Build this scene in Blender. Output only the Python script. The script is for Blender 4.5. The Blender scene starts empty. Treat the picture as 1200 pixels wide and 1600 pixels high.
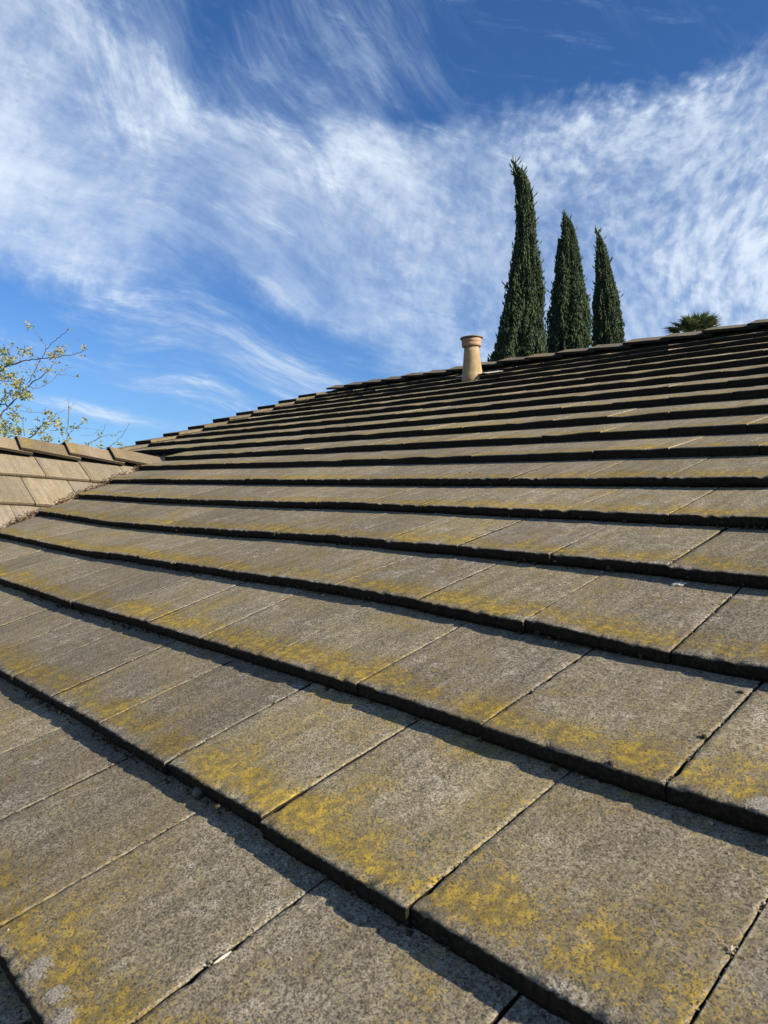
import bpy, bmesh, math, random
from mathutils import Vector, Matrix, noise as mnoise
random.seed(7)
rnd = random.Random(11)
SC = bpy.context.scene
COL = SC.collection
R = math.radians

# ------------------------------------------------------------------ camera
FOC = 1117.0                       # focal length in pixels of the 1200x1600 photograph
CF = Vector((-0.725982, 0.687594, 0.012843)).normalized()
CR = Vector((0.687047, 0.724330, 0.057559)).normalized()
CU = CR.cross(CF).normalized()
CR = CF.cross(CU).normalized()
cam_d = bpy.data.cameras.new('camera')
cam = bpy.data.objects.new('camera', cam_d)
COL.objects.link(cam)
m = Matrix.Identity(4)
for i in range(3):
    m[i][0], m[i][1], m[i][2] = CR[i], CU[i], -CF[i]
cam.matrix_world = m
cam_d.sensor_fit = 'VERTICAL'
cam_d.sensor_height = 36.0
cam_d.sensor_width = 27.0
cam_d.lens = 36.0 * FOC / 1600.0
cam_d.clip_start = 0.02
cam_d.clip_end = 5000.0
cam_d.dof.use_dof = True
cam_d.dof.focus_distance = 2.6
cam_d.dof.aperture_fstop = 15.0
SC.camera = cam

def ray(px, py):
    """direction (with unit depth) through a pixel of the photograph"""
    return CF + CR * ((px - 600.0) / FOC) + CU * ((800.0 - py) / FOC)

def at(px, py, depth):
    return ray(px, py) * depth

# ------------------------------------------------------------------ node helpers
class NT:
    def __init__(self, tree):
        self.t = tree
    def n(self, typ, **kw):
        nd = self.t.nodes.new(typ)
        for k, v in kw.items():
            if k == 'ins':
                for kk, vv in v.items():
                    self.put(nd.inputs[kk], vv)
            else:
                setattr(nd, k, v)
        return nd
    def put(self, sock, v):
        if hasattr(v, 'is_output'):
            self.t.links.new(v, sock)
        else:
            sock.default_value = v
    def math(self, op, a, b=0.0, c=None, clamp=False):
        nd = self.n('ShaderNodeMath', operation=op)
        nd.use_clamp = clamp
        self.put(nd.inputs[0], a); self.put(nd.inputs[1], b)
        if c is not None:
            self.put(nd.inputs[2], c)
        return nd.outputs[0]
    def ramp(self, v, lo, hi, a=0.0, b=1.0, smooth=True):
        nd = self.n('ShaderNodeMapRange')
        nd.interpolation_type = 'SMOOTHSTEP' if smooth else 'LINEAR'
        nd.clamp = True
        self.put(nd.inputs[0], v); self.put(nd.inputs[1], lo); self.put(nd.inputs[2], hi)
        self.put(nd.inputs[3], a); self.put(nd.inputs[4], b)
        return nd.outputs[0]
    def noise(self, vec, scale, detail=4.0, rough=0.55, dist=0.0, dims='3D'):
        nd = self.n('ShaderNodeTexNoise', noise_dimensions=dims)
        if vec is not None:
            self.put(nd.inputs['Vector'], vec)
        self.put(nd.inputs['Scale'], scale); self.put(nd.inputs['Detail'], detail)
        self.put(nd.inputs['Roughness'], rough); self.put(nd.inputs['Distortion'], dist)
        return nd
    def mix(self, fac, a, b, blend='MIX'):
        nd = self.n('ShaderNodeMix', data_type='RGBA', blend_type=blend)
        self.put(nd.inputs[0], fac); self.put(nd.inputs[6], a); self.put(nd.inputs[7], b)
        return nd.outputs[2]
    def mapping(self, vec, loc=(0,0,0), rot=(0,0,0), scale=(1,1,1), typ='POINT'):
        nd = self.n('ShaderNodeMapping', vector_type=typ)
        self.put(nd.inputs['Vector'], vec)
        nd.inputs['Location'].default_value = loc
        nd.inputs['Rotation'].default_value = rot
        nd.inputs['Scale'].default_value = scale
        return nd.outputs[0]
    def vmath(self, op, a, b=None, s=None):
        nd = self.n('ShaderNodeVectorMath', operation=op)
        self.put(nd.inputs[0], a)
        if b is not None: self.put(nd.inputs[1], b)
        if s is not None: self.put(nd.inputs['Scale'], s)
        return nd.outputs[0]

def rgb(r, g, b): return (r, g, b, 1.0)

# ------------------------------------------------------------------ sun, sky, exposure
SUN = Vector((0.808, 0.313, 0.499)).normalized()
SUN_EL = math.asin(SUN.z)
SUN_AZ = math.atan2(SUN.x, SUN.y)          # clockwise from +Y
sl = bpy.data.lights.new('sun', 'SUN')
sl.energy = 5.0
sl.angle = R(0.5)
sl.color = (1.0, 0.89, 0.72)
so = bpy.data.objects.new('sun', sl)
so.rotation_euler = SUN.to_track_quat('Z', 'Y').to_euler()
so.location = SUN * 40
COL.objects.link(so)
SC.view_settings.view_transform = 'Standard'
SC.view_settings.look = 'None'
SC.view_settings.gamma = 1.0
SC.view_settings.use_curve_mapping = False
SC.view_settings.exposure = 0.98

W = bpy.data.worlds.new('World')
SC.world = W
W.use_nodes = True
W.node_tree.nodes.clear()
w = NT(W.node_tree)
sky = w.n('ShaderNodeTexSky', sky_type='NISHITA')
sky.sun_disc = False
sky.sun_elevation = SUN_EL
sky.sun_rotation = SUN_AZ
sky.altitude = 100.0
sky.air_density = 1.0
sky.dust_density = 0.6
sky.ozone_density = 2.2
SKY_STRENGTH = 0.067

def sky_uv(px, py):
    d = ray(px, py).normalized()
    f2 = Vector((CF.x, CF.y, 0)).normalized()
    r2 = Vector((f2.y, -f2.x, 0))
    return math.atan2(d.dot(r2), d.dot(f2)), math.asin(d.z)

tc = w.n('ShaderNodeTexCoord')
dirv = tc.outputs['Generated']
f2 = Vector((CF.x, CF.y, 0)).normalized(); r2 = Vector((f2.y, -f2.x, 0))
def wdot(v):
    nd = w.n('ShaderNodeVectorMath', operation='DOT_PRODUCT')
    w.put(nd.inputs[0], dirv); nd.inputs[1].default_value = tuple(v)
    return nd.outputs['Value']
az = w.math('ARCTAN2', wdot(r2), wdot(f2))
el = w.math('ARCSINE', wdot(Vector((0, 0, 1))))
cmb = w.n('ShaderNodeCombineXYZ')
w.put(cmb.inputs[0], az); w.put(cmb.inputs[1], el)
uv = cmb.outputs[0]
# slow warp, so that streaks bend
wn = w.noise(uv, 2.3, 1.0, 0.4)
warp = w.vmath('SCALE', w.vmath('SUBTRACT', wn.outputs['Color'], (0.5, 0.5, 0.5)), s=0.22)
uvw = w.vmath('ADD', uv, warp)
wn2 = w.noise(uv, 11.0, 6.0, 0.6)
warp2 = w.vmath('SCALE', w.vmath('SUBTRACT', wn2.outputs['Color'], (0.5, 0.5, 0.5)), s=0.07)
uvm = w.vmath('ADD', uvw, warp2)
wn3 = w.noise(uv, 9.0, 2.0, 0.5)
uvf = w.vmath('ADD', uvw, w.vmath('SCALE', w.vmath('SUBTRACT', wn3.outputs['Color'], (0.5, 0.5, 0.5)), s=0.022))

def blob_sum(vec, blobs, start=0.0):
    acc = start
    for (x, y, rx, ry, ang, wt) in blobs:
        u, v = sky_uv(x, y)
        q = w.mapping(vec, (u, v, 0), (0, 0, R(-(ang - 3.3))), (rx / FOC * 1.45, ry / FOC * 1.45, 1.0), 'TEXTURE')
        g = w.n('ShaderNodeTexGradient', gradient_type='SPHERICAL')
        w.put(g.inputs[0], q)
        s = w.ramp(g.outputs['Fac'], 0.0, 0.85)
        acc = w.math('MULTIPLY_ADD', s, wt, acc)
    return acc
MASS = [(40,190,260,150,30,.95),(250,290,320,95,20,.9),(480,330,340,110,10,.95),(800,290,300,120,-6,.85),
        (1080,320,270,150,-10,.95),(1010,430,250,110,6,.8),(560,440,220,70,16,.6),(660,540,150,70,24,.7),
        (130,400,220,45,18,.5),(520,170,150,90,-30,.35),(940,520,200,60,0,.5),(1180,470,120,90,0,.6),
        (650,190,70,40,0,-.55),(430,225,90,45,25,-.45),(880,70,240,90,0,-.45),(60,470,170,60,8,-.35),(560,500,60,20,10,-.2)]
WISP = [(540,90,150,190,30,.75),(210,70,70,150,-12,.8),(400,90,60,130,20,.5),(120,90,140,150,-25,.6),
        (650,100,130,80,20,.30),(320,170,200,60,35,.45)]
STRK = [(390,560,220,34,17,1.0),(190,640,200,18,8,.55),(330,612,130,24,14,.5),(110,530,130,22,10,.4),(480,600,80,30,20,.6),
        (60,560,90,20,6,.35),(420,520,110,26,12,.35)]
mM = blob_sum(uvm, MASS)
mW = blob_sum(uvw, WISP)
mS = blob_sum(uvw, STRK)
# the rest of the sky, outside the frame: the same kind of thin cloud
ou, ov = sky_uv(600, 330)
qo = w.mapping(uv, (ou, ov, 0), (0,0,0), (0.95, 0.8, 1), 'TEXTURE')
go = w.n('ShaderNodeTexGradient', gradient_type='SPHERICAL'); w.put(go.inputs[0], qo)
outside = w.ramp(go.outputs['Fac'], 0.0, 0.25, 1.0, 0.0)
no = w.noise(dirv, 2.6, 3.0, 0.5)
mO = w.math('MULTIPLY', outside, w.ramp(no.outputs['Fac'], 0.40, 0.68))
mM = w.math('ADD', mM, mO)

def fibre(vec, ang, su, sv, detail=7.0, rough=0.62, dist=0.0):
    q = w.mapping(vec, (0,0,0), (0,0,R(ang - 3.3)), (1,1,1))
    q = w.mapping(q, (0,0,0), (0,0,0), (su, sv, 1))
    return w.noise(q, 1.0, detail, rough, dist).outputs['Fac']
fA = fibre(uvf, 22, 3.2, 17.0, 12.0, 0.72)                 # long fibres of the main band
fA2 = fibre(uvf, 10, 12.0, 60.0, 9.0, 0.72)
fW = fibre(uvf, 52, 4.0, 20.0, 12.0, 0.72)                 # hanging wisps upper left
fS = fibre(uvf, 15, 6.0, 32.0, 10.0, 0.72)
fP = w.noise(uvf, 58.0, 5.0, 0.58).outputs['Fac']   # puffs on the right
fB = w.noise(uvf, 9.0, 8.0, 0.62).outputs['Fac']
rsel = w.ramp(az, -0.05, 0.30)                 # right part more puffy
def wsum(*pairs):
    acc = 0.0
    for a_, k_ in pairs:
        acc = w.math('MULTIPLY_ADD', a_, k_, acc)
    return acc
tex = wsum((fA, .38), (fB, .34), (fA2, .14), (fP, .14))
texR = wsum((fP, .46), (fB, .38), (fA, .10), (fA2, .06))
mixn = w.n('ShaderNodeMix', data_type='FLOAT')
w.put(mixn.inputs[0], rsel); w.put(mixn.inputs[2], tex); w.put(mixn.inputs[3], texR)
tx = mixn.outputs[0]
def erode(mask, t, k, lo, hi):
    return w.ramp(w.math('MULTIPLY_ADD', w.math('SUBTRACT', t, 0.5), k, mask), lo, hi)
def feather(mask, t, k, lo, hi):
    return w.ramp(w.math('MULTIPLY_ADD', w.math('SUBTRACT', t, 0.5), k, mask), lo, hi)
mMc = w.math('MINIMUM', mM, 1.0)
big = w.noise(uvw, 4.5, 3.0, 0.5, 0.4).outputs['Fac']
soft = w.ramp(big, 0.30, 0.70)
amt = w.math('MULTIPLY', feather(mMc, tx, 2.0, 0.02, 1.05), w.math('MULTIPLY_ADD', soft, 0.45, 0.65))
dM = w.math('MULTIPLY', amt, w.ramp(tx, 0.37, 0.66))
veil = w.math('MULTIPLY', amt, 0.45)
dW = w.math('MULTIPLY', feather(mW, fW, 1.8, 0.05, 1.25), w.math('MULTIPLY_ADD', w.ramp(fW, 0.38, 0.68), 0.75, 0.25))
dS = w.math('MULTIPLY', feather(mS, fS, 2.2, 0.05, 1.0), w.math('MULTIPLY_ADD', w.ramp(fS, 0.36, 0.68), 0.7, 0.3))
dens = w.math('ADD', w.math('MULTIPLY', dM, 0.44), veil)
dens = w.math('ADD', dens, w.math('MULTIPLY', dW, 0.36))
dens = w.math('ADD', dens, w.math('MULTIPLY', dS, 0.62))
dens = w.math('ADD', dens, w.ramp(el, 0.02, 0.34, 0.17, 0.0))
dens = w.math('MINIMUM', dens, 0.95)
dens = w.math('MULTIPLY', dens, w.ramp(el, 0.0, 0.06))
skyc = w.mix(1.0, sky.outputs[0], rgb(0.40, 0.70, 1.08), 'MULTIPLY')
ccol = w.mix(w.ramp(dens, 0.25, 0.9), rgb(3.9, 5.0, 6.7), rgb(6.0, 6.8, 7.8))
wc = w.mix(dens, skyc, ccol)
bg = w.n('ShaderNodeBackground')
w.put(bg.inputs['Color'], wc)
bg.inputs['Strength'].default_value = SKY_STRENGTH
wo = w.n('ShaderNodeOutputWorld')
W.node_tree.links.new(bg.outputs[0], wo.inputs[0])
W.cycles.sampling_method = 'MANUAL'
W.cycles.sample_map_resolution = 512

# ------------------------------------------------------------------ materials
def new_mat(name):
    mt = bpy.data.materials.new(name)
    mt.use_nodes = True
    mt.node_tree.nodes.clear()
    t = NT(mt.node_tree)
    out = t.n('ShaderNodeOutputMaterial')
    bs = t.n('ShaderNodeBsdfPrincipled')
    mt.node_tree.links.new(bs.outputs[0], out.inputs[0])
    bs.inputs['Roughness'].default_value = 0.9
    bs.inputs['Specular IOR Level'].default_value = 0.25
    return mt, t, bs

def bump(t, bs, h, strength=0.5, dist=0.002, prev=None):
    b = t.n('ShaderNodeBump')
    b.inputs['Strength'].default_value = strength
    b.inputs['Distance'].default_value = dist
    t.put(b.inputs['Height'], h)
    if prev is not None:
        t.put(b.inputs['Normal'], prev)
    t.put(bs.inputs['Normal'], b.outputs[0])
    return b.outputs[0]

def tile_material(name, base, pale, dark, lichen, butt, film=0.5, grain=1.0, wear=0.45):
    """weathered concrete; UV holds metres across / up from the front edge (negative on the butt face)"""
    mt, t, bs = new_mat(name)
    geo = t.n('ShaderNodeNewGeometry')
    P = geo.outputs['Position']
    uvn = t.n('ShaderNodeUVMap'); uvn.uv_map = 'tile'
    sx = t.n('ShaderNodeSeparateXYZ'); t.put(sx.inputs[0], uvn.outputs[0])
    u, v = sx.outputs[0], sx.outputs[1]
    oi = t.n('ShaderNodeObjectInfo')
    rndv = oi.outputs['Random']
    g1 = t.noise(P, 400.0, 2.0, 0.75).outputs['Fac']
    vg = t.n('ShaderNodeTexVoronoi'); t.put(vg.inputs['Vector'], P); vg.inputs['Scale'].default_value = 430.0
    sc_ = t.n('ShaderNodeSeparateColor'); t.put(sc_.inputs[0], vg.outputs['Color'])
    vg2 = t.n('ShaderNodeTexVoronoi'); t.put(vg2.inputs['Vector'], P); vg2.inputs['Scale'].default_value = 820.0
    sc2_ = t.n('ShaderNodeSeparateColor'); t.put(sc2_.inputs[0], vg2.outputs['Color'])
    g1 = t.math('MULTIPLY_ADD', sc_.outputs[0], 0.34, t.math('MULTIPLY_ADD', sc2_.outputs[0], 0.22, t.math('MULTIPLY', g1, 0.44)))
    g2 = t.noise(P, 150.0, 3.0, 0.65).outputs['Fac']
    g3 = t.noise(P, 38.0, 5.0, 0.65, 0.6).outputs['Fac']
    g4 = t.noise(P, 7.0, 4.0, 0.55).outputs['Fac']
    c = t.mix(t.ramp(g2, 0.30, 0.70), dark, base)
    # pale mineral bloom, mottled
    bloom = t.math('MULTIPLY', t.ramp(g3, 0.44, 0.72), t.ramp(g4, 0.34, 0.66))
    bloom = t.math('MULTIPLY', bloom, t.ramp(g1, 0.36, 0.60))
    c = t.mix(t.math('MULTIPLY', bloom, 0.85), c, pale)
    # olive film
    fl = t.noise(P, 4.3, 4.0, 0.6).outputs['Fac']
    c = t.mix(t.math('MULTIPLY', t.ramp(fl, 0.40, 0.66), film), c, rgb(base[0]*0.95, base[1]*0.88, base[2]*0.62))
    # speckle
    sp = t.ramp(g1, 0.20, 0.80, 0.15, 1.95, False)
    c = t.mix(grain, c, t.n('ShaderNodeCombineColor', ins={0: sp, 1: sp, 2: sp}).outputs[0], 'MULTIPLY')
    # dark pits
    vo = t.n('ShaderNodeTexVoronoi'); t.put(vo.inputs['Vector'], P); vo.inputs['Scale'].default_value = 95.0
    pit = t.math('MULTIPLY', t.ramp(vo.outputs['Distance'], 0.10, 0.22, 1.0, 0.0), t.ramp(g3, 0.50, 0.60))
    c = t.mix(t.math('MULTIPLY', pit, 0.6), c, rgb(0.03, 0.027, 0.02))
    # yellow lichen, thickest a hand above the front edge
    if lichen > 0:
        ln = t.noise(P, 9.0, 4.0, 0.6, 0.4).outputs['Fac']
        ln2 = t.noise(P, 65.0, 4.0, 0.68).outputs['Fac']
        band = t.math('MULTIPLY', t.ramp(v, 0.003, 0.030), t.ramp(v, 0.030, 0.140, 1.0, 0.0))
        lm = t.math('MULTIPLY_ADD', band, 0.82, t.math('MULTIPLY', t.math('SUBTRACT', ln, 0.52), 2.6))
        lm = t.math('MULTIPLY_ADD', t.math('SUBTRACT', ln2, 0.5), 0.75, lm)
        lm = t.math('MULTIPLY_ADD', t.math('SUBTRACT', g1, 0.5), 3.2, lm)
        lm = t.math('ADD', lm, t.math('MULTIPLY_ADD', rndv, 0.26, -0.13))
        lf = t.math('MULTIPLY', t.ramp(lm, 0.32, 0.92), lichen)
        lc = t.mix(t.ramp(ln2, 0.40, 0.64), rgb(0.185, 0.135, 0.040), rgb(0.37, 0.258, 0.038))
        tint = t.math('MULTIPLY', t.ramp(v, 0.0, 0.17, 1.0, 0.0), t.ramp(ln, 0.36, 0.60))
        c = t.mix(t.math('MULTIPLY', tint, 0.28*lichen), c, rgb(0.135, 0.095, 0.045))
        c = t.mix(lf, c, lc)
        # single orange spots
        os_ = t.noise(P, 24.0, 3.0, 0.6).outputs['Fac']
        of = t.math('MULTIPLY', t.ramp(os_, 0.70, 0.76), t.ramp(g1, 0.40, 0.60))
        c = t.mix(t.math('MULTIPLY', of, 0.7), c, rgb(0.46, 0.25, 0.04))
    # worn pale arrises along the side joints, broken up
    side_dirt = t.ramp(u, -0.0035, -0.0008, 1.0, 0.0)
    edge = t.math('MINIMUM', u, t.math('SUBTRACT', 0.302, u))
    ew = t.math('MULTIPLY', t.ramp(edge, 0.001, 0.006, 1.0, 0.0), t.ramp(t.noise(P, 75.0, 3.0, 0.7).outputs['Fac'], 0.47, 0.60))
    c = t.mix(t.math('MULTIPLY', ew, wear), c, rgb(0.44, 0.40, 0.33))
    # per tile tone
    run = t.noise(t.mapping(uvn.outputs[0], (0,0,0), (0,0,0), (34.0, 3.5, 1.0)), 1.0, 4.0, 0.6)
    offs = t.n('ShaderNodeCombineXYZ'); t.put(offs.inputs[0], t.math('MULTIPLY', rndv, 97.0))
    t.put(run.inputs['Vector'], t.vmath('ADD', t.mapping(uvn.outputs[0], (0,0,0), (0,0,0), (34.0, 3.5, 1.0)), offs.outputs[0]))
    runs = t.ramp(run.outputs['Fac'], 0.30, 0.70, 0.84, 1.16)
    tone = t.math('MULTIPLY', runs, t.math('MULTIPLY_ADD', rndv, 0.34, 0.83))
    warmth = t.math('MULTIPLY_ADD', t.math('FRACT', t.math('MULTIPLY', rndv, 7.31)), 0.10, 0.95)
    c = t.mix(1.0, c, t.n('ShaderNodeCombineColor', ins={0: tone, 1: tone, 2: t.math('MULTIPLY', tone, warmth)}).outputs[0], 'MULTIPLY')
    # butt face: old algae, with the riser's shade also put into the dark colour
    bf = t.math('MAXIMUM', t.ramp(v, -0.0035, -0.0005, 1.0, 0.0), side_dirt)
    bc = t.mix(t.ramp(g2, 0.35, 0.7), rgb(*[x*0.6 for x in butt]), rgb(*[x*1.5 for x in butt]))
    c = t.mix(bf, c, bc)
    t.put(bs.inputs['Base Color'], c)
    h = t.math('ADD', t.math('MULTIPLY', g1, 0.55), t.math('MULTIPLY', g2, 0.8))
    h = t.math('MULTIPLY_ADD', g3, 0.9, h)
    bump(t, bs, h, 0.55, 0.0028)
    bs.inputs['Roughness'].default_value = 0.95
    bs.inputs['Specular IOR Level'].default_value = 0.15
    return mt

M = {}
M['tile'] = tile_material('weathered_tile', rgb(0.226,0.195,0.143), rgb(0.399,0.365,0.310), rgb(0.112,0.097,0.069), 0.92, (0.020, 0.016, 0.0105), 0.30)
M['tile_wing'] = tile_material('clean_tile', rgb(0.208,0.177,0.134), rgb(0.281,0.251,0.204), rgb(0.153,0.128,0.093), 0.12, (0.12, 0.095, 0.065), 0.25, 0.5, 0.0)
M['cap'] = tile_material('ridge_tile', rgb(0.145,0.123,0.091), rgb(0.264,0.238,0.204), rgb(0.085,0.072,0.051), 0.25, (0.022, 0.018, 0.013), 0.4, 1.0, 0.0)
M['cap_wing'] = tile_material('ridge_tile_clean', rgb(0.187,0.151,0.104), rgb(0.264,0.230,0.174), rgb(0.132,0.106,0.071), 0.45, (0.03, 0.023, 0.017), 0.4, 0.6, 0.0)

def simple(name, c1, c2, scale, bscale=None, bd=0.004, rough=0.9, spec=0.2):
    mt, t, bs = new_mat(name)
    geo = t.n('ShaderNodeNewGeometry'); P = geo.outputs['Position']
    a = t.noise(P, scale, 5.0, 0.6).outputs['Fac']
    t.put(bs.inputs['Base Color'], t.mix(t.ramp(a, 0.35, 0.65), rgb(*c1), rgb(*c2)))
    bs.inputs['Roughness'].default_value = rough
    bs.inputs['Specular IOR Level'].default_value = spec
    bump(t, bs, t.noise(P, bscale or scale * 4, 4.0, 0.6).outputs['Fac'], 0.4, bd)
    return mt
M['deck'] = simple('underlay_felt', (.018,.016,.013), (.03,.027,.022), 30)
M['mortar'] = simple('ridge_mortar', (.05,.045,.038), (.09,.08,.066), 40)
M['wall'] = simple('stucco', (.52,.45,.35), (.60,.53,.42), 3, 120)
M['ground'] = simple('dry_lawn', (.055,.065,.025), (.13,.11,.055), 0.7, 9, 0.03)
M['bark'] = simple('bark', (.10,.075,.055), (.17,.135,.105), 14, 60, 0.01)
M['twig'] = simple('twig_bark', (.085,.065,.055), (.15,.12,.10), 20, 90, 0.003)

def clay_mat():
    mt, t, bs = new_mat('fired_clay')
    tcn = t.n('ShaderNodeTexCoord'); P = tcn.outputs['Object']
    a = t.noise(P, 9.0, 5.0, 0.6).outputs['Fac']
    b = t.noise(P, 60.0, 4.0, 0.6).outputs['Fac']
    c = t.mix(t.ramp(a, 0.35, 0.65), rgb(.26,.188,.098), rgb(.35,.265,.145))
    c = t.mix(t.math('MULTIPLY', t.ramp(b, 0.50, 0.75), 0.5), c, rgb(.20,.125,.07))
    st = t.noise(t.mapping(P, (0,0,0), (0,0,0), (30.0, 30.0, 2.2)), 1.0, 4.0, 0.6).outputs['Fac']
    c = t.mix(t.math('MULTIPLY', t.ramp(st, 0.50, 0.72), 0.5), c, rgb(.16,.115,.075))
    t.put(bs.inputs['Base Color'], c)
    bs.inputs['Roughness'].default_value = 0.8
    bump(t, bs, b, 0.3, 0.003)
    return mt
M['clay'] = clay_mat()
M['clay_rim'] = simple('clay_rim', (.26,.165,.105), (.36,.24,.155), 14, 60, 0.003)
M['cap_lid'] = simple('dark_lid', (.09,.072,.06), (.16,.13,.105), 20, 60, 0.003, 0.6, 0.4)
M['lead'] = simple('flashing_metal', (.34,.32,.28), (.48,.45,.40), 12, 50, 0.003, 0.5, 0.5)

def island_mat(name, stops, rough=0.8, transl=0.0, spec=0.2, bumps=0.0):
    mt, t, bs = new_mat(name)
    geo = t.n('ShaderNodeNewGeometry')
    cr = t.n('ShaderNodeValToRGB')
    e = cr.color_ramp.elements
    e[0].position = stops[0][0]; e[0].color = rgb(*stops[0][1])
    e[1].position = stops[-1][0]; e[1].color = rgb(*stops[-1][1])
    for p_, c_ in stops[1:-1]:
        k = e.new(p_); k.color = rgb(*c_)
    t.put(cr.inputs[0], geo.outputs['Random Per Island'])
    t.put(bs.inputs['Base Color'], cr.outputs[0])
    bs.inputs['Roughness'].default_value = rough
    bs.inputs['Specular IOR Level'].default_value = spec
    if transl > 0:
        tr = t.n('ShaderNodeBsdfTranslucent')
        t.put(tr.inputs['Color'], cr.outputs[0])
        ms = t.n('ShaderNodeMixShader'); ms.inputs[0].default_value = transl
        out = [n for n in mt.node_tree.nodes if n.type == 'OUTPUT_MATERIAL'][0]
        mt.node_tree.links.new(bs.outputs[0], ms.inputs[1]); mt.node_tree.links.new(tr.outputs[0], ms.inputs[2])
        mt.node_tree.links.new(ms.outputs[0], out.inputs[0])
    return mt
M['cypress'] = island_mat('cypress_spray', [(0,(.028,.050,.028)),(.5,(.050,.082,.040)),(.85,(.080,.112,.050)),(1,(.115,.14,.065))], 0.7, 0.3)
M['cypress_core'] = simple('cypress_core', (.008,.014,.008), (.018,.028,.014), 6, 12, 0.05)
M['leaf'] = island_mat('small_leaf', [(0,(.10,.13,.035)),(.35,(.22,.24,.075)),(.75,(.36,.34,.12)),(.93,(.46,.39,.16)),(1,(.36,.20,.07))], 0.6, 0.35)
M['palm'] = island_mat('palm_blade', [(0,(.04,.068,.028)),(.6,(.085,.125,.048)),(1,(.22,.24,.09))], 0.5, 0.15)
M['palm_stem'] = island_mat('palm_stem', [(0,(.28,.27,.10)),(1,(.36,.34,.16))], 0.6)
M['grit'] = island_mat('grit', [(0,(.03,.024,.016)),(.45,(.10,.075,.05)),(.72,(.22,.17,.11)),(.88,(.46,.42,.34)),(.96,(.26,.12,.05)),(1,(.5,.45,.36))], 0.95)
M['litter'] = island_mat('leaf_litter', [(0,(.035,.022,.014)),(.6,(.10,.062,.036)),(1,(.22,.15,.09))], 0.9)
M['moss'] = simple('dry_moss', (.022,.018,.010), (.06,.05,.028), 160, 500, 0.004)
M['pebble'] = simple('pebble', (.10,.095,.075), (.17,.16,.13), 90, 300, 0.002)
def lichen_mat():
    mt, t, bs = new_mat('pale_lichen')
    P = t.n('ShaderNodeNewGeometry').outputs['Position']
    tcn = t.n('ShaderNodeTexCoord')
    ln = t.n('ShaderNodeVectorMath', operation='LENGTH'); t.put(ln.inputs[0], tcn.outputs['Object'])
    a = t.noise(P, 90.0, 4.0, 0.65).outputs['Fac']; b = t.noise(P, 400.0, 2.0, 0.75).outputs['Fac']
    c = t.mix(t.ramp(b, 0.34, 0.66), rgb(.15,.132,.10), rgb(.40,.37,.31))
    t.put(bs.inputs['Base Color'], c)
    m_ = t.math('ADD', t.math('MULTIPLY_ADD', ln.outputs['Value'], -1.0, 0.92), t.math('MULTIPLY', t.math('SUBTRACT', a, 0.5), 1.5))
    m_ = t.math('MULTIPLY_ADD', t.math('SUBTRACT', b, 0.5), 1.0, m_)
    t.put(bs.inputs['Alpha'], t.ramp(m_, 0.12, 0.50, 0.0, 0.80))
    bump(t, bs, b, 0.4, 0.003)
    return mt
M['lichen'] = lichen_mat()
M['white'] = simple('bleached_twig', (.42,.37,.30), (.55,.50,.42), 90, 200, 0.001)

# ------------------------------------------------------------------ object helpers
def link(name, me, mat=None, parent=None, smooth=False):
    o = bpy.data.objects.new(name, me)
    COL.objects.link(o)
    if mat is not None and len(me.materials) == 0:
        me.materials.append(mat)
    if parent is not None:
        o.parent = parent
    if smooth:
        for p in me.polygons: p.use_smooth = True
    return o
def mesh(name, verts, faces):
    me = bpy.data.meshes.new(name)
    me.from_pydata([tuple(v) for v in verts], [], faces)
    me.update()
    return me
def empty(name, loc, label, cat, group=None):
    o = bpy.data.objects.new(name, None)
    o.empty_display_size = 0.3
    COL.objects.link(o)
    o.location = loc
    tag(o, label, cat, group)
    return o
def tag(o, label=None, cat=None, group=None, kind=None):
    if label: o['label'] = label
    if cat: o['category'] = cat
    if group: o['group'] = group
    if kind: o['kind'] = kind
    return o

# ------------------------------------------------------------------ roof geometry (metres; camera at the origin)
TAN = 0.40010; BETA = math.atan(TAN)
CB, SB = math.cos(BETA), math.sin(BETA)
EXPO, STEP, TW = 0.34, 0.0310, 0.30437
OY, OZ = 0.29281, -0.56774                 # front edge of course 0
UP = Vector((0, CB, SB)); NR = Vector((0, -SB, CB))
PH = {1: -1.1712, 0: -1.0226}
TTH = 0.0285
RIDGE_Y, RIDGE_Z = 6.05, 1.735
LEFT_X, RAKE_X = -7.47, -7.86
RIGHT_X = 2.6
KMIN, KMAX = -3, 17
SAG = {1: [(-2.6,-46),(-2.19,-42),(-1.91,-34),(-1.53,-15),(-1.2,-9),(-1.0,-2),(-.87,-1),(-.67,3),(-.56,4),(-.42,6)],
       2: [(-3.36,-26),(-2.86,-29),(-2.64,-33),(-2.36,-27),(-1.97,-14),(-1.7,-8),(-1.34,-1),(-1.14,4),(-1.02,2),(-.72,-3),(-.42,-5),(-.29,-4)],
       3: [(-4.53,-5),(-4.15,-14),(-3.32,-21),(-2.77,-7),(-2.12,1),(-1.54,11),(-1.29,12),(-.87,3),(-.58,-15),(-.4,-8)],
       4: [(-4.9,3),(-3.78,-24),(-2.69,-13),(-1.96,5),(-1.63,3),(-1.34,6),(-1.02,5),(-.71,0),(-.51,-3)],
       5: [(-5.1,2),(-3.5,-6),(-1.98,6),(-.62,0)], 6: [(-5.29,8),(-2.3,-1),(-.73,1)], 7: [(-5.54,14),(-2.66,5),(-.84,5)]}
SAG[0] = list(SAG[1]); SAG[-1] = list(SAG[1])
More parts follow.
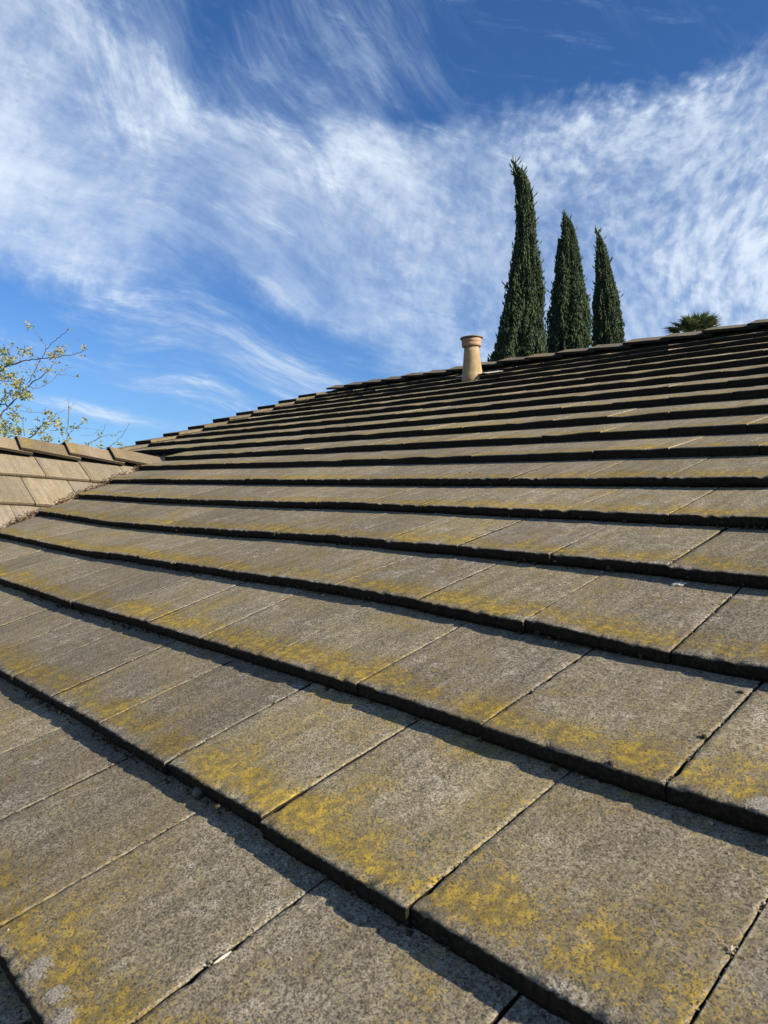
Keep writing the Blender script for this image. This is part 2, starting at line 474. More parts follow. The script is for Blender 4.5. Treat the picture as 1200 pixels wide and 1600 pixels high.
def sag(k, x):
    t = SAG.get(k)
    wv = 0.003 * mnoise.noise(Vector((x * 0.9, k * 0.7, 3.1)))
    if not t:
        return wv
    if x <= t[0][0]: return t[0][1] / 1000
    if x >= t[-1][0]: return t[-1][1] / 1000
    for (a, za), (b, zb) in zip(t, t[1:]):
        if a <= x <= b:
            return (za + (zb - za) * (x - a) / (b - a)) / 1000
def step(k):                                # courses higher up stand a little prouder
    t = min(1.0, max(0.0, (k - 4)/6.0))
    return STEP + 0.0065*t*t*(3 - 2*t)
def edge_pt(k, x):
    return Vector((x, OY, OZ)) + UP * (k * EXPO) + NR * sag(k, x)
def valley_x(y):                            # where the side wing meets the main slope
    return -5.54 - (y - 2.5) / 1.48

def tile_mesh(name, w, L, th, nx, seed, rough=1.0, fine=True):
    """one flat interlocking tile: origin at the middle of its front top edge, +y up the slope, top at z=0"""
    rg = random.Random(seed)
    hw = w / 2
    b = 0.0013 if fine else 0.0015
    xs = [-hw, -hw + b] + [-hw + b + (w - 2*b) * (i + 1) / nx for i in range(nx - 1)] + [hw - b, hw]
    zside = [-b*0.9, 0] + [0]*(nx - 1) + [0, -b*0.9]
    if fine:
        prof = [(0.0015, -th), (-0.0012, -th*0.62), (-0.0006, -0.0055), (0.0006, -0.0016), (0.0040, -0.0002), (0.010, 0)] + [(0.018 + 0.0145*i, 0) for i in range(23)] + [(0.36, 0), (L, 0)]
    else:
        prof = [(0.0015, -th), (0, -0.003), (0.003, 0), (0.17, 0), (L, 0)]
    V, UVs = [], []
    off = rg.uniform(0, 100)
    chips = [(rg.uniform(-hw, hw), rg.uniform(0.004, 0.018), rg.uniform(0.0015, 0.0065)) for _ in range(rg.randint(4, 9))]
    for (py, pz) in prof:
        for x, zs in zip(xs, zside):
            y, z = py, pz
            if pz > -th*0.99:
                z = pz + (zs if pz > -0.004 else 0)
            fr = max(0.0, 1 - abs(py) / 0.02)
            nz1 = mnoise.noise(Vector((x*28 + off, pz*60, 0.3))); nz2 = mnoise.noise(Vector((x*110 + off, pz*200, 7.3)))
            nz3 = mnoise.noise(Vector((x*330 + off, pz*330, 4.1)))
            y += fr * rough * (0.0022*nz1 + 0.0020*nz2 + (0.0016*nz3 if pz < -.0001 else 0.0008*nz3))
            if pz > -0.012:
                z += rough * (0.0010*mnoise.noise(Vector((x*14 + off, py*12, 1.7))) + fr*(0.0013*nz2 + 0.0008*nz3))
                for cx, cw, cd in chips:
                    dd = max(0.0, 1 - abs(x - cx)/cw) * fr
                    y += cd*0.6*dd; z -= cd*0.8*dd
            xx = x
            if fine and abs(x) > hw - b - 1e-6:
                sg = 1 if x > 0 else -1
                q1 = mnoise.noise(Vector((py*24, off, sg*3.0))); q2 = mnoise.noise(Vector((py*85, off, sg*5.0)))
                xx -= sg*rough*max(0.0, 0.0012*q1 + 0.0034*max(0.0, q2 - .08)*2)
                z -= rough*0.0022*max(0.0, q2 - .1) if pz > -.004 else 0
            V.append((xx, y, z))
            UVs.append(((x + hw) if (abs(x) < hw - 1e-6 or not fine) else -0.004, (pz if pz < -0.0001 and py < 0.003 else max(py, 0.0))))
    n = len(xs)
    F = []
    for r_ in range(len(prof) - 1):
        for i in range(n - 1):
            a = r_*n + i
            F.append((a, a+1, a+n+1, a+n))
    nb = len(V)
    # bottom row and sides
    V += [(-hw, L, -th), (hw, L, -th)]; UVs += [(0, L), (w, L)]
    last = (len(prof) - 1)*n
    left = [r_*n for r_ in range(len(prof))]; right = [r_*n + n - 1 for r_ in range(len(prof))]
    F.append(tuple(left + [nb]))
    F.append(tuple([nb + 1] + right[::-1]))
    F.append(tuple([last + i for i in range(n)] + [nb + 1, nb]))
    F.append(tuple(list(range(n))[::-1] + [nb, nb + 1]))
    me = mesh(name, V, F)
    ul = me.uv_layers.new(name='tile')
    for lp in me.loops:
        ul.data[lp.index].uv = UVs[lp.vertex_index]
    for p in me.polygons:
        p.use_smooth = fine and len(p.vertices) == 4
    return me

def frame(o_, xdir, ydir):
    x = xdir.normalized()
    y = (ydir - x * ydir.dot(x)).normalized()
    z = x.cross(y)
    mm = Matrix.Identity(4)
    for i in range(3):
        mm[i][0], mm[i][1], mm[i][2], mm[i][3] = x[i], y[i], z[i], o_[i]
    return mm

def project(p):
    d = p.dot(CF)
    if d < 0.05: return None
    return 600 + FOC * p.dot(CR) / d, 800 - FOC * p.dot(CU) / d, d
def in_frame(p, mx=40, my=40):
    q = project(p)
    return q is not None and -mx < q[0] < 1200 + mx and -my < q[1] < 1600 + my

# ------------------------------------------------------------------ ground and house
gm = mesh('ground', [(-2500,-2500,-3.6),(2500,-2500,-3.6),(2500,2500,-3.6),(-2500,2500,-3.6)], [(0,1,2,3)])
tag(link('ground', gm, M['ground']), kind='structure')

house = empty('house', (-2.6, 2.5, -3.6), 'low house roofed in weathered flat tiles with a side wing and clay vent pipe', 'house')
HM = Matrix.Translation(-Vector(house.location))
def part(name, me, mat, parent, wm=None, smooth=False, top=house):
    """a child placed in world space"""
    o = bpy.data.objects.new(name, me)
    COL.objects.link(o)
    if mat is not None and len(me.materials) == 0: me.materials.append(mat)
    o.parent = parent
    pm = Matrix.Identity(4)
    chain = []
    q = parent
    while q is not None:
        chain.append(q); q = q.parent
    for q in reversed(chain):
        pm = pm @ (q.matrix_parent_inverse @ q.matrix_basis)
    o.matrix_basis = pm.inverted() @ (wm or Matrix.Identity(4))
    if smooth:
        for p in me.polygons: p.use_smooth = True
    return o

def prism(profile, a, b, axis):
    """extrude a closed (h, z) profile along X or Y from a to b"""
    n = len(profile); V = []
    for t in (a, b):
        for h, z in profile:
            V.append((t, h, z) if axis == 'X' else (h, t, z))
    F = [tuple(range(n)), tuple(range(2*n - 1, n - 1, -1))]
    for i in range(n):
        j = (i + 1) % n
        F.append((i, i + n, j + n, j))
    me = mesh('prism', V, F)
    bm = bmesh.new(); bm.from_mesh(me); bmesh.ops.recalc_face_normals(bm, faces=bm.faces); bm.to_mesh(me); bm.free()
    return me
D = 0.150                                   # deck lies this far below the tile line
EAVE_Y = OY + KMIN * EXPO * CB + 0.05
def main_z(y): return OZ + (y - OY) * TAN
ry = RIDGE_Y; rz = main_z(ry) - D - 0.01
yk_ = OY + 7.5*EXPO*CB
rz = main_z(ry) - 0.072
prof = [(EAVE_Y, main_z(EAVE_Y) - D), (yk_, main_z(yk_) - D), (yk_ + .12, main_z(yk_ + .12) - 0.062), (ry, rz), (2*ry - EAVE_Y, main_z(EAVE_Y) - D), (2*ry - EAVE_Y, main_z(EAVE_Y) - D - 0.16), (ry, rz - 0.16), (EAVE_Y, main_z(EAVE_Y) - D - 0.16)]
main_roof = part('main_roof', prism(prof, RAKE_X + 0.02, 7.5, 'X'), M['deck'], house)
main_roof['label'] = 'broad tiled roof slope rising to the ridge'
WTAN = 0.60; WB = math.atan(WTAN); WRX, WRZ = -5.72, 0.423
def wing_z(x): return WRZ - WTAN * abs(x - WRX)
we = 2.45
prof = [(WRX + we, wing_z(WRX + we) - D), (WRX, WRZ - D - 0.01), (WRX - we, wing_z(WRX - we) - D), (WRX - we, wing_z(WRX - we) - D - 0.16), (WRX, WRZ - D - 0.17), (WRX + we, wing_z(WRX + we) - D - 0.16)]
wing_roof = part('wing_roof', prism(prof, -6.0, 2.72, 'Y'), M['deck'], house)
wing_roof['label'] = 'lower sunlit side roof meeting the main slope in a valley'
def boxm(x0, x1, y0, y1, z0, z1):
    V = [(x, y, z) for z in (z0, z1) for y in (y0, y1) for x in (x0, x1)]
    return mesh('box', V, [(0,2,3,1),(4,5,7,6),(0,1,5,4),(2,6,7,3),(0,4,6,2),(1,3,7,5)])
zt = main_z(EAVE_Y) - D - 0.17
part('wall', boxm(-7.5, 7.2, EAVE_Y + 0.4, 2*ry - EAVE_Y - 0.4, -3.6, zt), M['wall'], house)
part('wall', boxm(WRX - we + 0.3, WRX + we - 0.3, -5.7, EAVE_Y + 0.39, -3.6, wing_z(WRX + we) - D - 0.17), M['wall'], house)

# ------------------------------------------------------------------ main roof tiles
NEAR = [tile_mesh('near_tile', TW - 0.0024, 0.42, TTH, 44, 100 + i, 1.0, True) for i in range(12)]
FAR = [tile_mesh('far_tile', TW - 0.0030, 0.42, TTH + 0.0095, 4, 300 + i, 0.8, False) for i in range(8)]
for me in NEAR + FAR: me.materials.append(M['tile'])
cand = []
for k in range(KMIN, KMAX + 1):
    ph = PH[k % 2]
    j0 = int(math.floor((LEFT_X - ph) / TW)); j1 = int(math.ceil((RIGHT_X - ph) / TW))
    for j in range(j0, j1):
        x0 = ph + j*TW; x1 = x0 + TW
        if x1 < LEFT_X + 0.05: continue
        yk = OY + k*EXPO*CB
        vx = valley_x(yk) if yk < 2.85 else -99
        vx2 = valley_x(yk + 0.32) if yk < 2.85 else -99
        if x1 < min(vx, vx2): continue
        jn = 0.0020 if k > 4 else 0.0015
        ra = lambda s: rnd.uniform(-s, s)
        shift = ra(0.004); dz = ra(jn)
        PL = edge_pt(k, x0) + NR*(dz + ra(jn*0.8)) + UP*(shift + ra(0.0015))
        PR = edge_pt(k, x1) + NR*(dz + ra(jn*0.8)) + UP*(shift + ra(0.0015))
        mid = (PL + PR) / 2
        PB = edge_pt(min(k + 1, KMAX + 1), (x0 + x1)/2) - NR*(step(k + 1) + 0.001) + UP*shift
        wm = frame(mid, PR - PL, PB - mid)
        cx = (x0 + x1)/2
        vis = any(in_frame(p_ + NR*0.0) for p_ in (PL, PR, PB, (PL+PB)/2, (PR+PB)/2))
        if k < 8 and x0 < -5.6 - 0.0: vis = vis and True
        size = 1.0/max(0.3, mid.dot(CF))**2 if vis else 0.0
        cut = None
        if vx > -90 and (x0 < max(vx, vx2)): cut = 'valley'
        if x0 < LEFT_X - 0.002: cut = 'rake'
        tw = (0, 0)
        if k <= 6:
            inv_ = wm.inverted()
            tw = tuple((inv_ @ (edge_pt(k + 1, xx) - NR*(step(k + 1) + 0.001) + UP*shift)).z for xx in (x0, x1))
        cand.append([size, k, j, wm, cut, mid, tw])

def cut_mesh(me, wm, co, no):
    m2 = me.copy()
    bm = bmesh.new(); bm.from_mesh(m2)
    inv = wm.inverted()
    c = inv @ co; nn = (inv.to_3x3() @ no).normalized()
    geom = bm.verts[:] + bm.edges[:] + bm.faces[:]
    res = bmesh.ops.bisect_plane(bm, geom=geom, plane_co=c, plane_no=nn, clear_outer=True, clear_inner=False)
    ed = [g for g in res['geom_cut'] if isinstance(g, bmesh.types.BMEdge)]
    try: bmesh.ops.holes_fill(bm, edges=ed)
    except Exception: pass
    ok = len(bm.faces) > 0
    bm.to_mesh(m2); bm.free()
    return m2 if ok else None

cand.sort(key=lambda c: -c[0])
N_MAIN = 272
rest = bmesh.new()
rest_uv = rest.loops.layers.uv.new('tile')
n_ind = 0
VN = Vector((-1.48, -1.0, 0)).normalized()   # towards the wing
VP = Vector((-5.54, 2.5, 0.3))
for size, k, j, wm, cut, mid, tw in cand:
    lst = NEAR if (k <= 6 and size > 0) else FAR
    me = lst[rnd.randrange(len(lst))]
    if max(abs(tw[0]), abs(tw[1])) > 0.0008:
        me = me.copy()
        for v in me.vertices:
            f = v.co.x/TW + 0.5
            v.co.z += max(0.0, v.co.y)/EXPO*(tw[0]*(1 - f) + tw[1]*f)
    if cut == 'valley':
        me = cut_mesh(me, wm, VP - VN*0.012, VN)
        if me is None: continue
    elif cut == 'rake':
        me = cut_mesh(me, wm, Vector((LEFT_X, 0, 0)), Vector((-1, 0, 0)))
        if me is None: continue
    if size > 0 and n_ind < N_MAIN:
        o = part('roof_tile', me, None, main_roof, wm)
        n_ind += 1
    else:
        t0 = me.copy(); t0.transform(wm)
        rest.from_mesh(t0)
        bpy.data.meshes.remove(t0)
if len(rest.faces):
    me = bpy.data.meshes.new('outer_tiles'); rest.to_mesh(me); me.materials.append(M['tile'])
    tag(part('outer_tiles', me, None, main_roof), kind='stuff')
rest.free()

# ------------------------------------------------------------------ ridge and rake tiles
def cap_mesh(name, half, slope, L, th, seed, drop=0.0):
    """angled ridge tile: runs along +x from its thick butt at x=0, apex at z=0"""
    rg = random.Random(seed); off = rg.uniform(0, 50)
    cs = math.cos(math.atan(slope)); sn = math.sin(math.atan(slope))
    pts = []                                  # outer profile across
    for s in (-1, -0.66, -0.33, -0.10, 0.10, 0.33, 0.66, 1):
        d = abs(s)*half
        h = -d*sn - (0.0 if abs(s) > 0.2 else -0.002) 
        pts.append((s*half*cs, h))
    V, UVs = [], []
    stn = [(0.0015, 0.0), (0, 0.0), (0.005, 0), (0.10, 0), (0.22, 0), (0.30, 0), (L, 0)]
    xsn = [0.0, 0.006, 0.10, 0.22, 0.30, L]
    n = len(pts)
    for xi in xsn:
        for (yy, zz) in pts:
            nz = 0.0014*mnoise.noise(Vector((yy*25 + off, xi*14, 2.0)))
            e = -0.003 if xi == 0 else 0
            V.append((xi + (0.002*mnoise.noise(Vector((yy*40, off, 1))) if xi < 0.01 else 0), yy, zz + nz + e)); UVs.append((0.15, xi + 0.001))
    nt = len(V)
    for xi in xsn:
        for (yy, zz) in pts:
            V.append((xi, yy*0.985, zz - th)); UVs.append((0.15, -0.02))
    F = []
    for r_ in range(len(xsn) - 1):
        for i in range(n - 1):
            a = r_*n + i
            F.append((a, a + n, a + n + 1, a + 1))
            F.append((nt + a, nt + a + 1, nt + a + n + 1, nt + a + n))
        a = r_*n
        F.append((a, nt + a, nt + a + n, a + n))
        a = r_*n + n - 1
        F.append((a, a + n, nt + a + n, nt + a))
    for i in range(n - 1):
        F.append((i, i + 1, nt + i + 1, nt + i))
        a = (len(xsn) - 1)*n + i
        F.append((a, nt + a, nt + a + 1, a + 1))
    me = mesh(name, V, F)
    bm = bmesh.new(); bm.from_mesh(me); bmesh.ops.recalc_face_normals(bm, faces=bm.faces); bm.to_mesh(me); bm.free()
    ul = me.uv_layers.new(name='tile')
    for p in me.polygons:
        butt = all(V[v][0] < 0.003 for v in p.vertices)
        side = any(v >= nt for v in p.vertices)
        for li in p.loop_indices:
            vi = me.loops[li].vertex_index
            ul.data[li].uv = (0.15, -0.02) if (butt or side) else UVs[vi]
    return me
CAPS = [cap_mesh('ridge_tile', 0.185, TAN, 0.43, 0.023, 500 + i) for i in range(6)]
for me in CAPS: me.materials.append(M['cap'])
x = -3.575 + 0.352*15
while x > -7.7:
    jz = rnd.uniform(-0.004, 0.004)
    o_ = Vector((x, RIDGE_Y + rnd.uniform(-0.006, 0.006), RIDGE_Z + 0.056 + jz))
    xd = Vector((0.352, rnd.uniform(-0.004, 0.004), -0.024 + rnd.uniform(-0.004, 0.004)))
    wm = frame(o_, xd, Vector((0, 1, rnd.uniform(-0.02, 0.02))))
    part('ridge_tile', CAPS[rnd.randrange(6)], None, main_roof, wm)
    x -= 0.352
# mortar bed under the ridge tiles
bed = prism([(RIDGE_Y - 0.135, RIDGE_Z - 0.075), (RIDGE_Y, RIDGE_Z - 0.005), (RIDGE_Y + 0.135, RIDGE_Z - 0.075)], -7.5, 7.4, 'X')
part('ridge_mortar', bed, M['mortar'], main_roof)
# rake tiles down the far left verge
def rake_mesh(seed):
    w_, L, th, sk = 0.36, 0.42, 0.028, 0.13
    rg = random.Random(seed)
    V = [(0,0,-th),(0,0.001,0),(0,L,0),(0,L,-th), (-w_,0,-th),(-w_,0.001,0),(-w_,L,0),(-w_,L,-th),
         (-w_-th,0,0),(-w_-th,L,0),(-w_-th,0,-sk),(-w_-th,L,-sk),(-w_,0,-sk),(-w_,L,-sk)]
    F = [(0,1,5,4),(1,2,6,5),(2,3,7,6),(0,3,2,1),(0,4,7,3),(5,6,9,8),(8,9,11,10),(10,11,13,12),(4,12,13,7),(4,5,8,10,12),(7,13,11,9,6)]
    me = mesh('rake_tile', V, F)
    bm = bmesh.new(); bm.from_mesh(me); bmesh.ops.recalc_face_normals(bm, faces=bm.faces); bm.to_mesh(me); bm.free()
    ul = me.uv_layers.new(name='tile')
    for p in me.polygons:
        f = all(V[v][1] < 0.01 for v in p.vertices)
        for li in p.loop_indices:
            v = V[me.loops[li].vertex_index]
            ul.data[li].uv = (0.15, -0.02 if f else max(0.0005, v[1]))
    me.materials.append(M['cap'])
    return me
RK = [rake_mesh(i) for i in range(2)]
for k in range(6, 18):
    e0 = edge_pt(k, LEFT_X) ; b0 = edge_pt(k + 1, LEFT_X) - NR*step(k + 1)
    o_ = e0 + NR*(0.030 + rnd.uniform(-.003, .003)) + UP*(0.03 + rnd.uniform(-.01, .01)) + Vector((0.07, 0, 0))
    part('rake_tile', RK[k % 2], None, main_roof, frame(o_, Vector((1, 0, 0)), b0 - e0))

# ------------------------------------------------------------------ wing tiles
WEXP, WSTEP = 0.385, 0.028
wup = Vector((-math.cos(WB), 0, math.sin(WB))); wn_ = Vector((math.sin(WB), 0, math.cos(WB)))
WT = [tile_mesh('wing_tile', TW*1.03 - 0.004, 0.45, 0.026, 8, 700 + i, 0.6, True) for i in range(5)]
for me in WT: me.materials.append(M['tile_wing'])
wrest = bmesh.new(); wrest.loops.layers.uv.new('tile')
EX0 = -5.322                                  # front edge of the top wing course
for r_ in range(0, 6):
    ex = EX0 + r_*WEXP*math.cos(WB); ez = WRZ - WTAN*(ex - WRX)
    ph = 1.732 if r_ % 2 == 0 else 1.571
    wt = TW*1.03
    for j in range(-14, 6):
        y0 = ph + j*wt; y1 = y0 + wt
        vy = 2.5 - 1.48*(ex + 5.54)            # valley at this edge
        if y0 > vy + 0.45: continue
        if y1 < -4.2: continue
        e0 = Vector((ex, (y0 + y1)/2, ez)) + wn_*(rnd.uniform(-.002, .002)) + wup*rnd.uniform(-.004, .004)
        bk = Vector((ex, (y0 + y1)/2, ez)) + wup*WEXP - wn_*WSTEP
        wm = frame(e0, Vector((rnd.uniform(-.004, .004), 1, rnd.uniform(-.004, .004))), bk - e0)
        me = WT[rnd.randrange(5)]
        if y1 > vy - 0.02:
            me = cut_mesh(me, wm, VP + VN*0.004, -VN)
            if me is None or len(me.polygons) == 0: continue
        if r_ == 0:
            me = cut_mesh(me, wm, Vector((WRX + 0.012, 0, 0)), Vector((-1, 0, 0))) or me
        corners = [wm @ Vector((sx*wt/2, yy, 0)) for sx in (-1, 1) for yy in (0, .38)] 
        if any(in_frame(c, 5, 5) for c in corners) and r_ < 3:
            part('roof_tile', me, None, wing_roof, wm)
        else:
            t0 = me.copy(); t0.transform(wm); wrest.from_mesh(t0); bpy.data.meshes.remove(t0)
me = bpy.data.meshes.new('outer_tiles'); wrest.to_mesh(me); wrest.free(); me.materials.append(M['tile_wing'])
tag(part('outer_tiles', me, None, wing_roof), kind='stuff')
WCAP = [cap_mesh('ridge_tile', 0.19, WTAN, 0.43, 0.018, 540 + i) for i in range(4)]
for me in WCAP: me.materials.append(M['cap_wing'])
yb = 2.325
for i in range(0, 14):
    y = yb - 0.345*i
    o_ = Vector((WRX + rnd.uniform(-.006, .006), y, WRZ + 0.058 + rnd.uniform(-.003, .003)))
    wm = frame(o_, Vector((rnd.uniform(-.004, .004), 0.345, -0.032)), Vector((-1, 0, rnd.uniform(-.01, .01))))
    part('ridge_tile', WCAP[i % 4], None, wing_roof, wm)
bed = prism([(WRX - 0.14, WRZ - 0.11), (WRX, WRZ - 0.02), (WRX + 0.14, WRZ - 0.11)], -4.0, 2.66, 'Y')
part('ridge_mortar', bed, M['mortar'], wing_roof)

# ------------------------------------------------------------------ clay vent pipe
def lathe(name, prof, seg=40, wob=0.0):
    V, F = [], []
    n = len(prof)
    for i in range(seg):
        a = 2*math.pi*i/seg
        for r_, z in prof:
            V.append((r_*math.cos(a), r_*math.sin(a), z))
    for i in range(seg):
        j = (i + 1) % seg
        for q in range(n - 1):
            F.append((i*n + q, j*n + q, j*n + q + 1, i*n + q + 1))
    F.append(tuple(i*n for i in range(seg))[::-1])
    F.append(tuple(i*n + n - 1 for i in range(seg)))
    me = mesh(name, V, F)
    for p in me.polygons: p.use_smooth = len(p.vertices) == 4
    return me
pb = at(738, 590, 6.98)
axis = (at(736.5, 524, 6.98) - pb); S = axis.length/0.415
pm_ = Matrix.Translation(pb) @ axis.to_track_quat('Z', 'Y').to_matrix().to_4x4() @ Matrix.Scale(S, 4)
body = [(0.0,-0.10),(0.107,-0.10),(0.104,-0.02),(0.100,0.03),(0.0985,0.033),(0.097,0.05),(0.088,0.14),(0.078,0.24),(0.0715,0.315),(0.0,0.316)]
vent = part('vent_pipe', lathe('vent_pipe', body), M['clay'], house, pm_)
vent['label'] = 'tapered tan clay vent pipe with flanged cap standing near the ridge'
rim = [(0.0,0.298),(0.073,0.2985),(0.090,0.300),(0.0955,0.305),(0.096,0.328),(0.0935,0.331),(0.0935,0.338),(0.097,0.341),(0.0975,0.378),(0.0,0.3785)]
part('collar', lathe('collar', rim), M['clay_rim'], vent, pm_)
lid = [(0.0,0.379),(0.085,0.3795),(0.112,0.381),(0.1135,0.385),(0.110,0.390),(0.06,0.405),(0.02,0.412),(0.0,0.413)]
part('lid', lathe('lid', lid), M['cap_lid'], vent, pm_)
fl = []
fc = edge_pt(16, pb.x) + UP*0.05
V, F = [], []
for i in range(17):
    for jx in range(2):
        xx = -0.20 + 0.40*i/16
        V.append((xx, -0.12 + 0.26*jx, 0.004*math.sin(i*1.9) + (0.006 if jx == 0 else 0.0)))
for i in range(16):
    F.append((2*i, 2*i + 2, 2*i + 3, 2*i + 1))
fm = mesh('flashing', V, F)
bm = bmesh.new(); bm.from_mesh(fm); bmesh.ops.solidify(bm, geom=bm.faces[:], thickness=0.003); bm.to_mesh(fm); bm.free()
part('flashing', fm, M['lead'], vent, frame(edge_pt(16, pb.x) + UP*0.11 + NR*0.006, Vector((1,0,0)), UP*EXPO - NR*STEP))

# ------------------------------------------------------------------ cypresses
def cypress(px_prof, depth, label, seed, nspray, tips=()):
    rg = random.Random(seed)
    base = at(px_prof[-1][1], px_prof[-1][0], depth)
    gx, gy = base.x, base.y
    root = empty('cypress', (gx, gy, -3.6), label, 'tree', 'cypresses behind the ridge')
    inv = Vector(root.location)
    # centre line and radius from the outline, carried on to the ground
    rows = []
    for y, c, hw in px_prof:
        rows.append((at(c, y, depth), hw*.95/FOC*depth))
    bot, rb = rows[-1]
    hgt = bot.z + 3.6
    rows.append((Vector((bot.x, bot.y, bot.z - hgt*0.45)), rb*1.0))
    rows.append((Vector((bot.x, bot.y, -3.6 + 0.5)), rb*0.7))
    def cr(t):
        t = min(max(t, 0), 1)*(len(rows) - 1); i = min(int(t), len(rows) - 2); f = t - i
        return rows[i][0].lerp(rows[i+1][0], f), rows[i][1]*(1 - f) + rows[i+1][1]*f
    # cumulative length
    L = [0]
    for (a, _), (b, _) in zip(rows, rows[1:]): L.append(L[-1] + (b - a).length)
    def byl(s):
        for i in range(len(L) - 1):
            if s <= L[i+1] or i == len(L) - 2:
                f = (s - L[i])/max(1e-6, L[i+1] - L[i]); f = min(max(f, 0), 1)
                return rows[i][0].lerp(rows[i+1][0], f), rows[i][1]*(1 - f) + rows[i+1][1]*f
    def lobe(s, a):
        return 1 + 0.26*mnoise.noise(Vector((math.cos(a)*1.9, math.sin(a)*1.9, s*0.55 + seed))) + 0.24*mnoise.noise(Vector((math.cos(a)*4.2, math.sin(a)*4.2, s*0.9 + seed))) + 0.20*mnoise.noise(Vector((math.cos(a)*6.5, math.sin(a)*6.5, s*2.6 + seed)))
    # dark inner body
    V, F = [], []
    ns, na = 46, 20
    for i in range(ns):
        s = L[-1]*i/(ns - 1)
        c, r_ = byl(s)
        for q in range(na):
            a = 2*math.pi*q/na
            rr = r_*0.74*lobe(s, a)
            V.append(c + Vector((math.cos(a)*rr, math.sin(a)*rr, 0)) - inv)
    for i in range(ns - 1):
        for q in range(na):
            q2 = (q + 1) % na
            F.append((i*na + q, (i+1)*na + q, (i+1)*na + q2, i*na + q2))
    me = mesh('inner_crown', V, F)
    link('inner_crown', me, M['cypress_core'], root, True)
    # sprays: upright feathery shoots of small leaf faces
    V, F = [], []
    tot = L[-1]
    for _ in range(nspray):
        s = tot*(rg.random()**0.9)
        c, r_ = byl(s)
        if rg.random() > (0.25 + r_/rb): continue
        a = rg.uniform(0, 2*math.pi)
        rr = r_*lobe(s, a)*(0.70 + 0.36*rg.random()**0.7)
        outv = Vector((math.cos(a), math.sin(a), 0))
        p = c + outv*rr
        ln = rg.uniform(0.07, 0.19)*(0.55 + 0.45*min(1, r_/rb))
        up_ = (Vector((0, 0, 1)) + outv*rg.uniform(0.0, 0.55) + Vector((rg.uniform(-.35,.35), rg.uniform(-.35,.35), rg.uniform(-.2, .1)))).normalized()
        wd = ln*rg.uniform(0.14, 0.24)
        side = up_.cross(Vector((rg.uniform(-1,1), rg.uniform(-1,1), rg.uniform(-.2,.2)))).normalized()
        s2 = up_.cross(side)
        p = p - up_*ln*0.5 - inv
        b0 = len(V)
        # a pointed four-sided shoot with side leaflets
        V += [p, p + up_*ln*0.38 + side*wd, p + up_*ln*0.45 + s2*wd, p + up_*ln*0.38 - side*wd, p + up_*ln*0.45 - s2*wd, p + up_*ln]
        F += [(b0, b0+1, b0+2), (b0, b0+2, b0+3), (b0, b0+3, b0+4), (b0, b0+4, b0+1),
              (b0+5, b0+2, b0+1), (b0+5, b0+3, b0+2), (b0+5, b0+4, b0+3), (b0+5, b0+1, b0+4)]
    # loose shoots sticking out
    for _ in range(int(nspray*0.0016)):
        s = tot*0.55*rg.random()**1.6; c, r_ = byl(s); a = rg.uniform(0, 2*math.pi)
        outv = Vector((math.cos(a), math.sin(a), 0))
        p = c + outv*r_*lobe(s, a)*rg.uniform(0.98, 1.08) - inv
        up_ = (Vector((0,0,1)) + outv*rg.uniform(.3, 1.0)).normalized(); ln = rg.uniform(.15, .32); side = up_.cross(outv).normalized()*0.025
        b0 = len(V); V += [p - side, p + side, p + up_*ln + side*.2, p + up_*ln*0.5 + outv*0.05]
        F += [(b0, b0+1, b0+2), (b0, b0+2, b0+3), (b0+1, b0+3, b0+2)]
    for (py_, cx_, hw_, len_) in tips:                     # a second leader beside the main one
        c0 = at(cx_, py_, depth)
        for _ in range(700):
            f = rg.random()
            a = rg.uniform(0, 2*math.pi)
            rr = hw_/FOC*depth*(1 - f)**.7*rg.uniform(.2, 1)
            p = c0 + Vector((math.cos(a)*rr, math.sin(a)*rr, -len_*(1 - f))) - inv
            up_ = (Vector((rg.uniform(-.3,.3), rg.uniform(-.3,.3), 1))).normalized(); ln = rg.uniform(.08, .2)
            side = up_.cross(Vector((rg.uniform(-1,1), rg.uniform(-1,1), .1))).normalized()*ln*.2
            b0 = len(V); V += [p - side, p + side, p + up_*ln, p + up_*ln*.5 + up_.cross(side)]
            F += [(b0, b0+1, b0+2), (b0, b0+3, b0+2), (b0+1, b0+2, b0+3)]
    me = mesh('crown', V, F)
    link('crown', me, M['cypress'], root)
    tv, tf = [], []
    for i, (z, r_) in enumerate(((0, .20), (0.6, .16), (1.4, .14))):
        for q in range(10):
            a = q*math.pi/5
            tv.append((r_*math.cos(a), r_*math.sin(a), z))
    for i in range(2):
        for q in range(10):
            tf.append((i*10 + q, i*10 + (q+1) % 10, (i+1)*10 + (q+1) % 10, (i+1)*10 + q))
    link('trunk', mesh('trunk', tv, tf), M['bark'], root, True)
    return root
P1 = [(255,803.5,.8),(261,806,3.5),(268,810,7.5),(285,815,10.5),(300,818.5,11.5),(330,820.5,14.5),(360,821,16),(385,821,17),(400,821,20),(430,822,24),(460,821,28),(490,819,31),(520,815,34),(550,811,39),(575,809,41)]
P2 = [(335,882,1),(342,884,5),(352,887,8),(365,889,10),(385,889,14),(410,889.5,17.5),(440,889.5,22.5),(470,890,27.5),(500,890,30.5),(530,888.5,31.5),(560,887,32)]
P3 = [(363,933,.8),(372,936,4),(385,939,7),(400,940.5,9.5),(430,944,13),(460,946.5,17),(490,947.5,19.5),(520,949,22),(550,949,23.5)]
cypress(P1, 23.0, 'tallest dark green column cypress, just right of the clay vent pipe, its tip bent left', 3, 70000)
cypress(P2, 26.5, 'middle column cypress of medium height with a small second tip on its left', 5, 58000, [(378, 873.5, 5, 1.2)])
cypress(P3, 28.5, 'shortest and slimmest column cypress, rightmost of the row behind the ridge', 9, 44000)

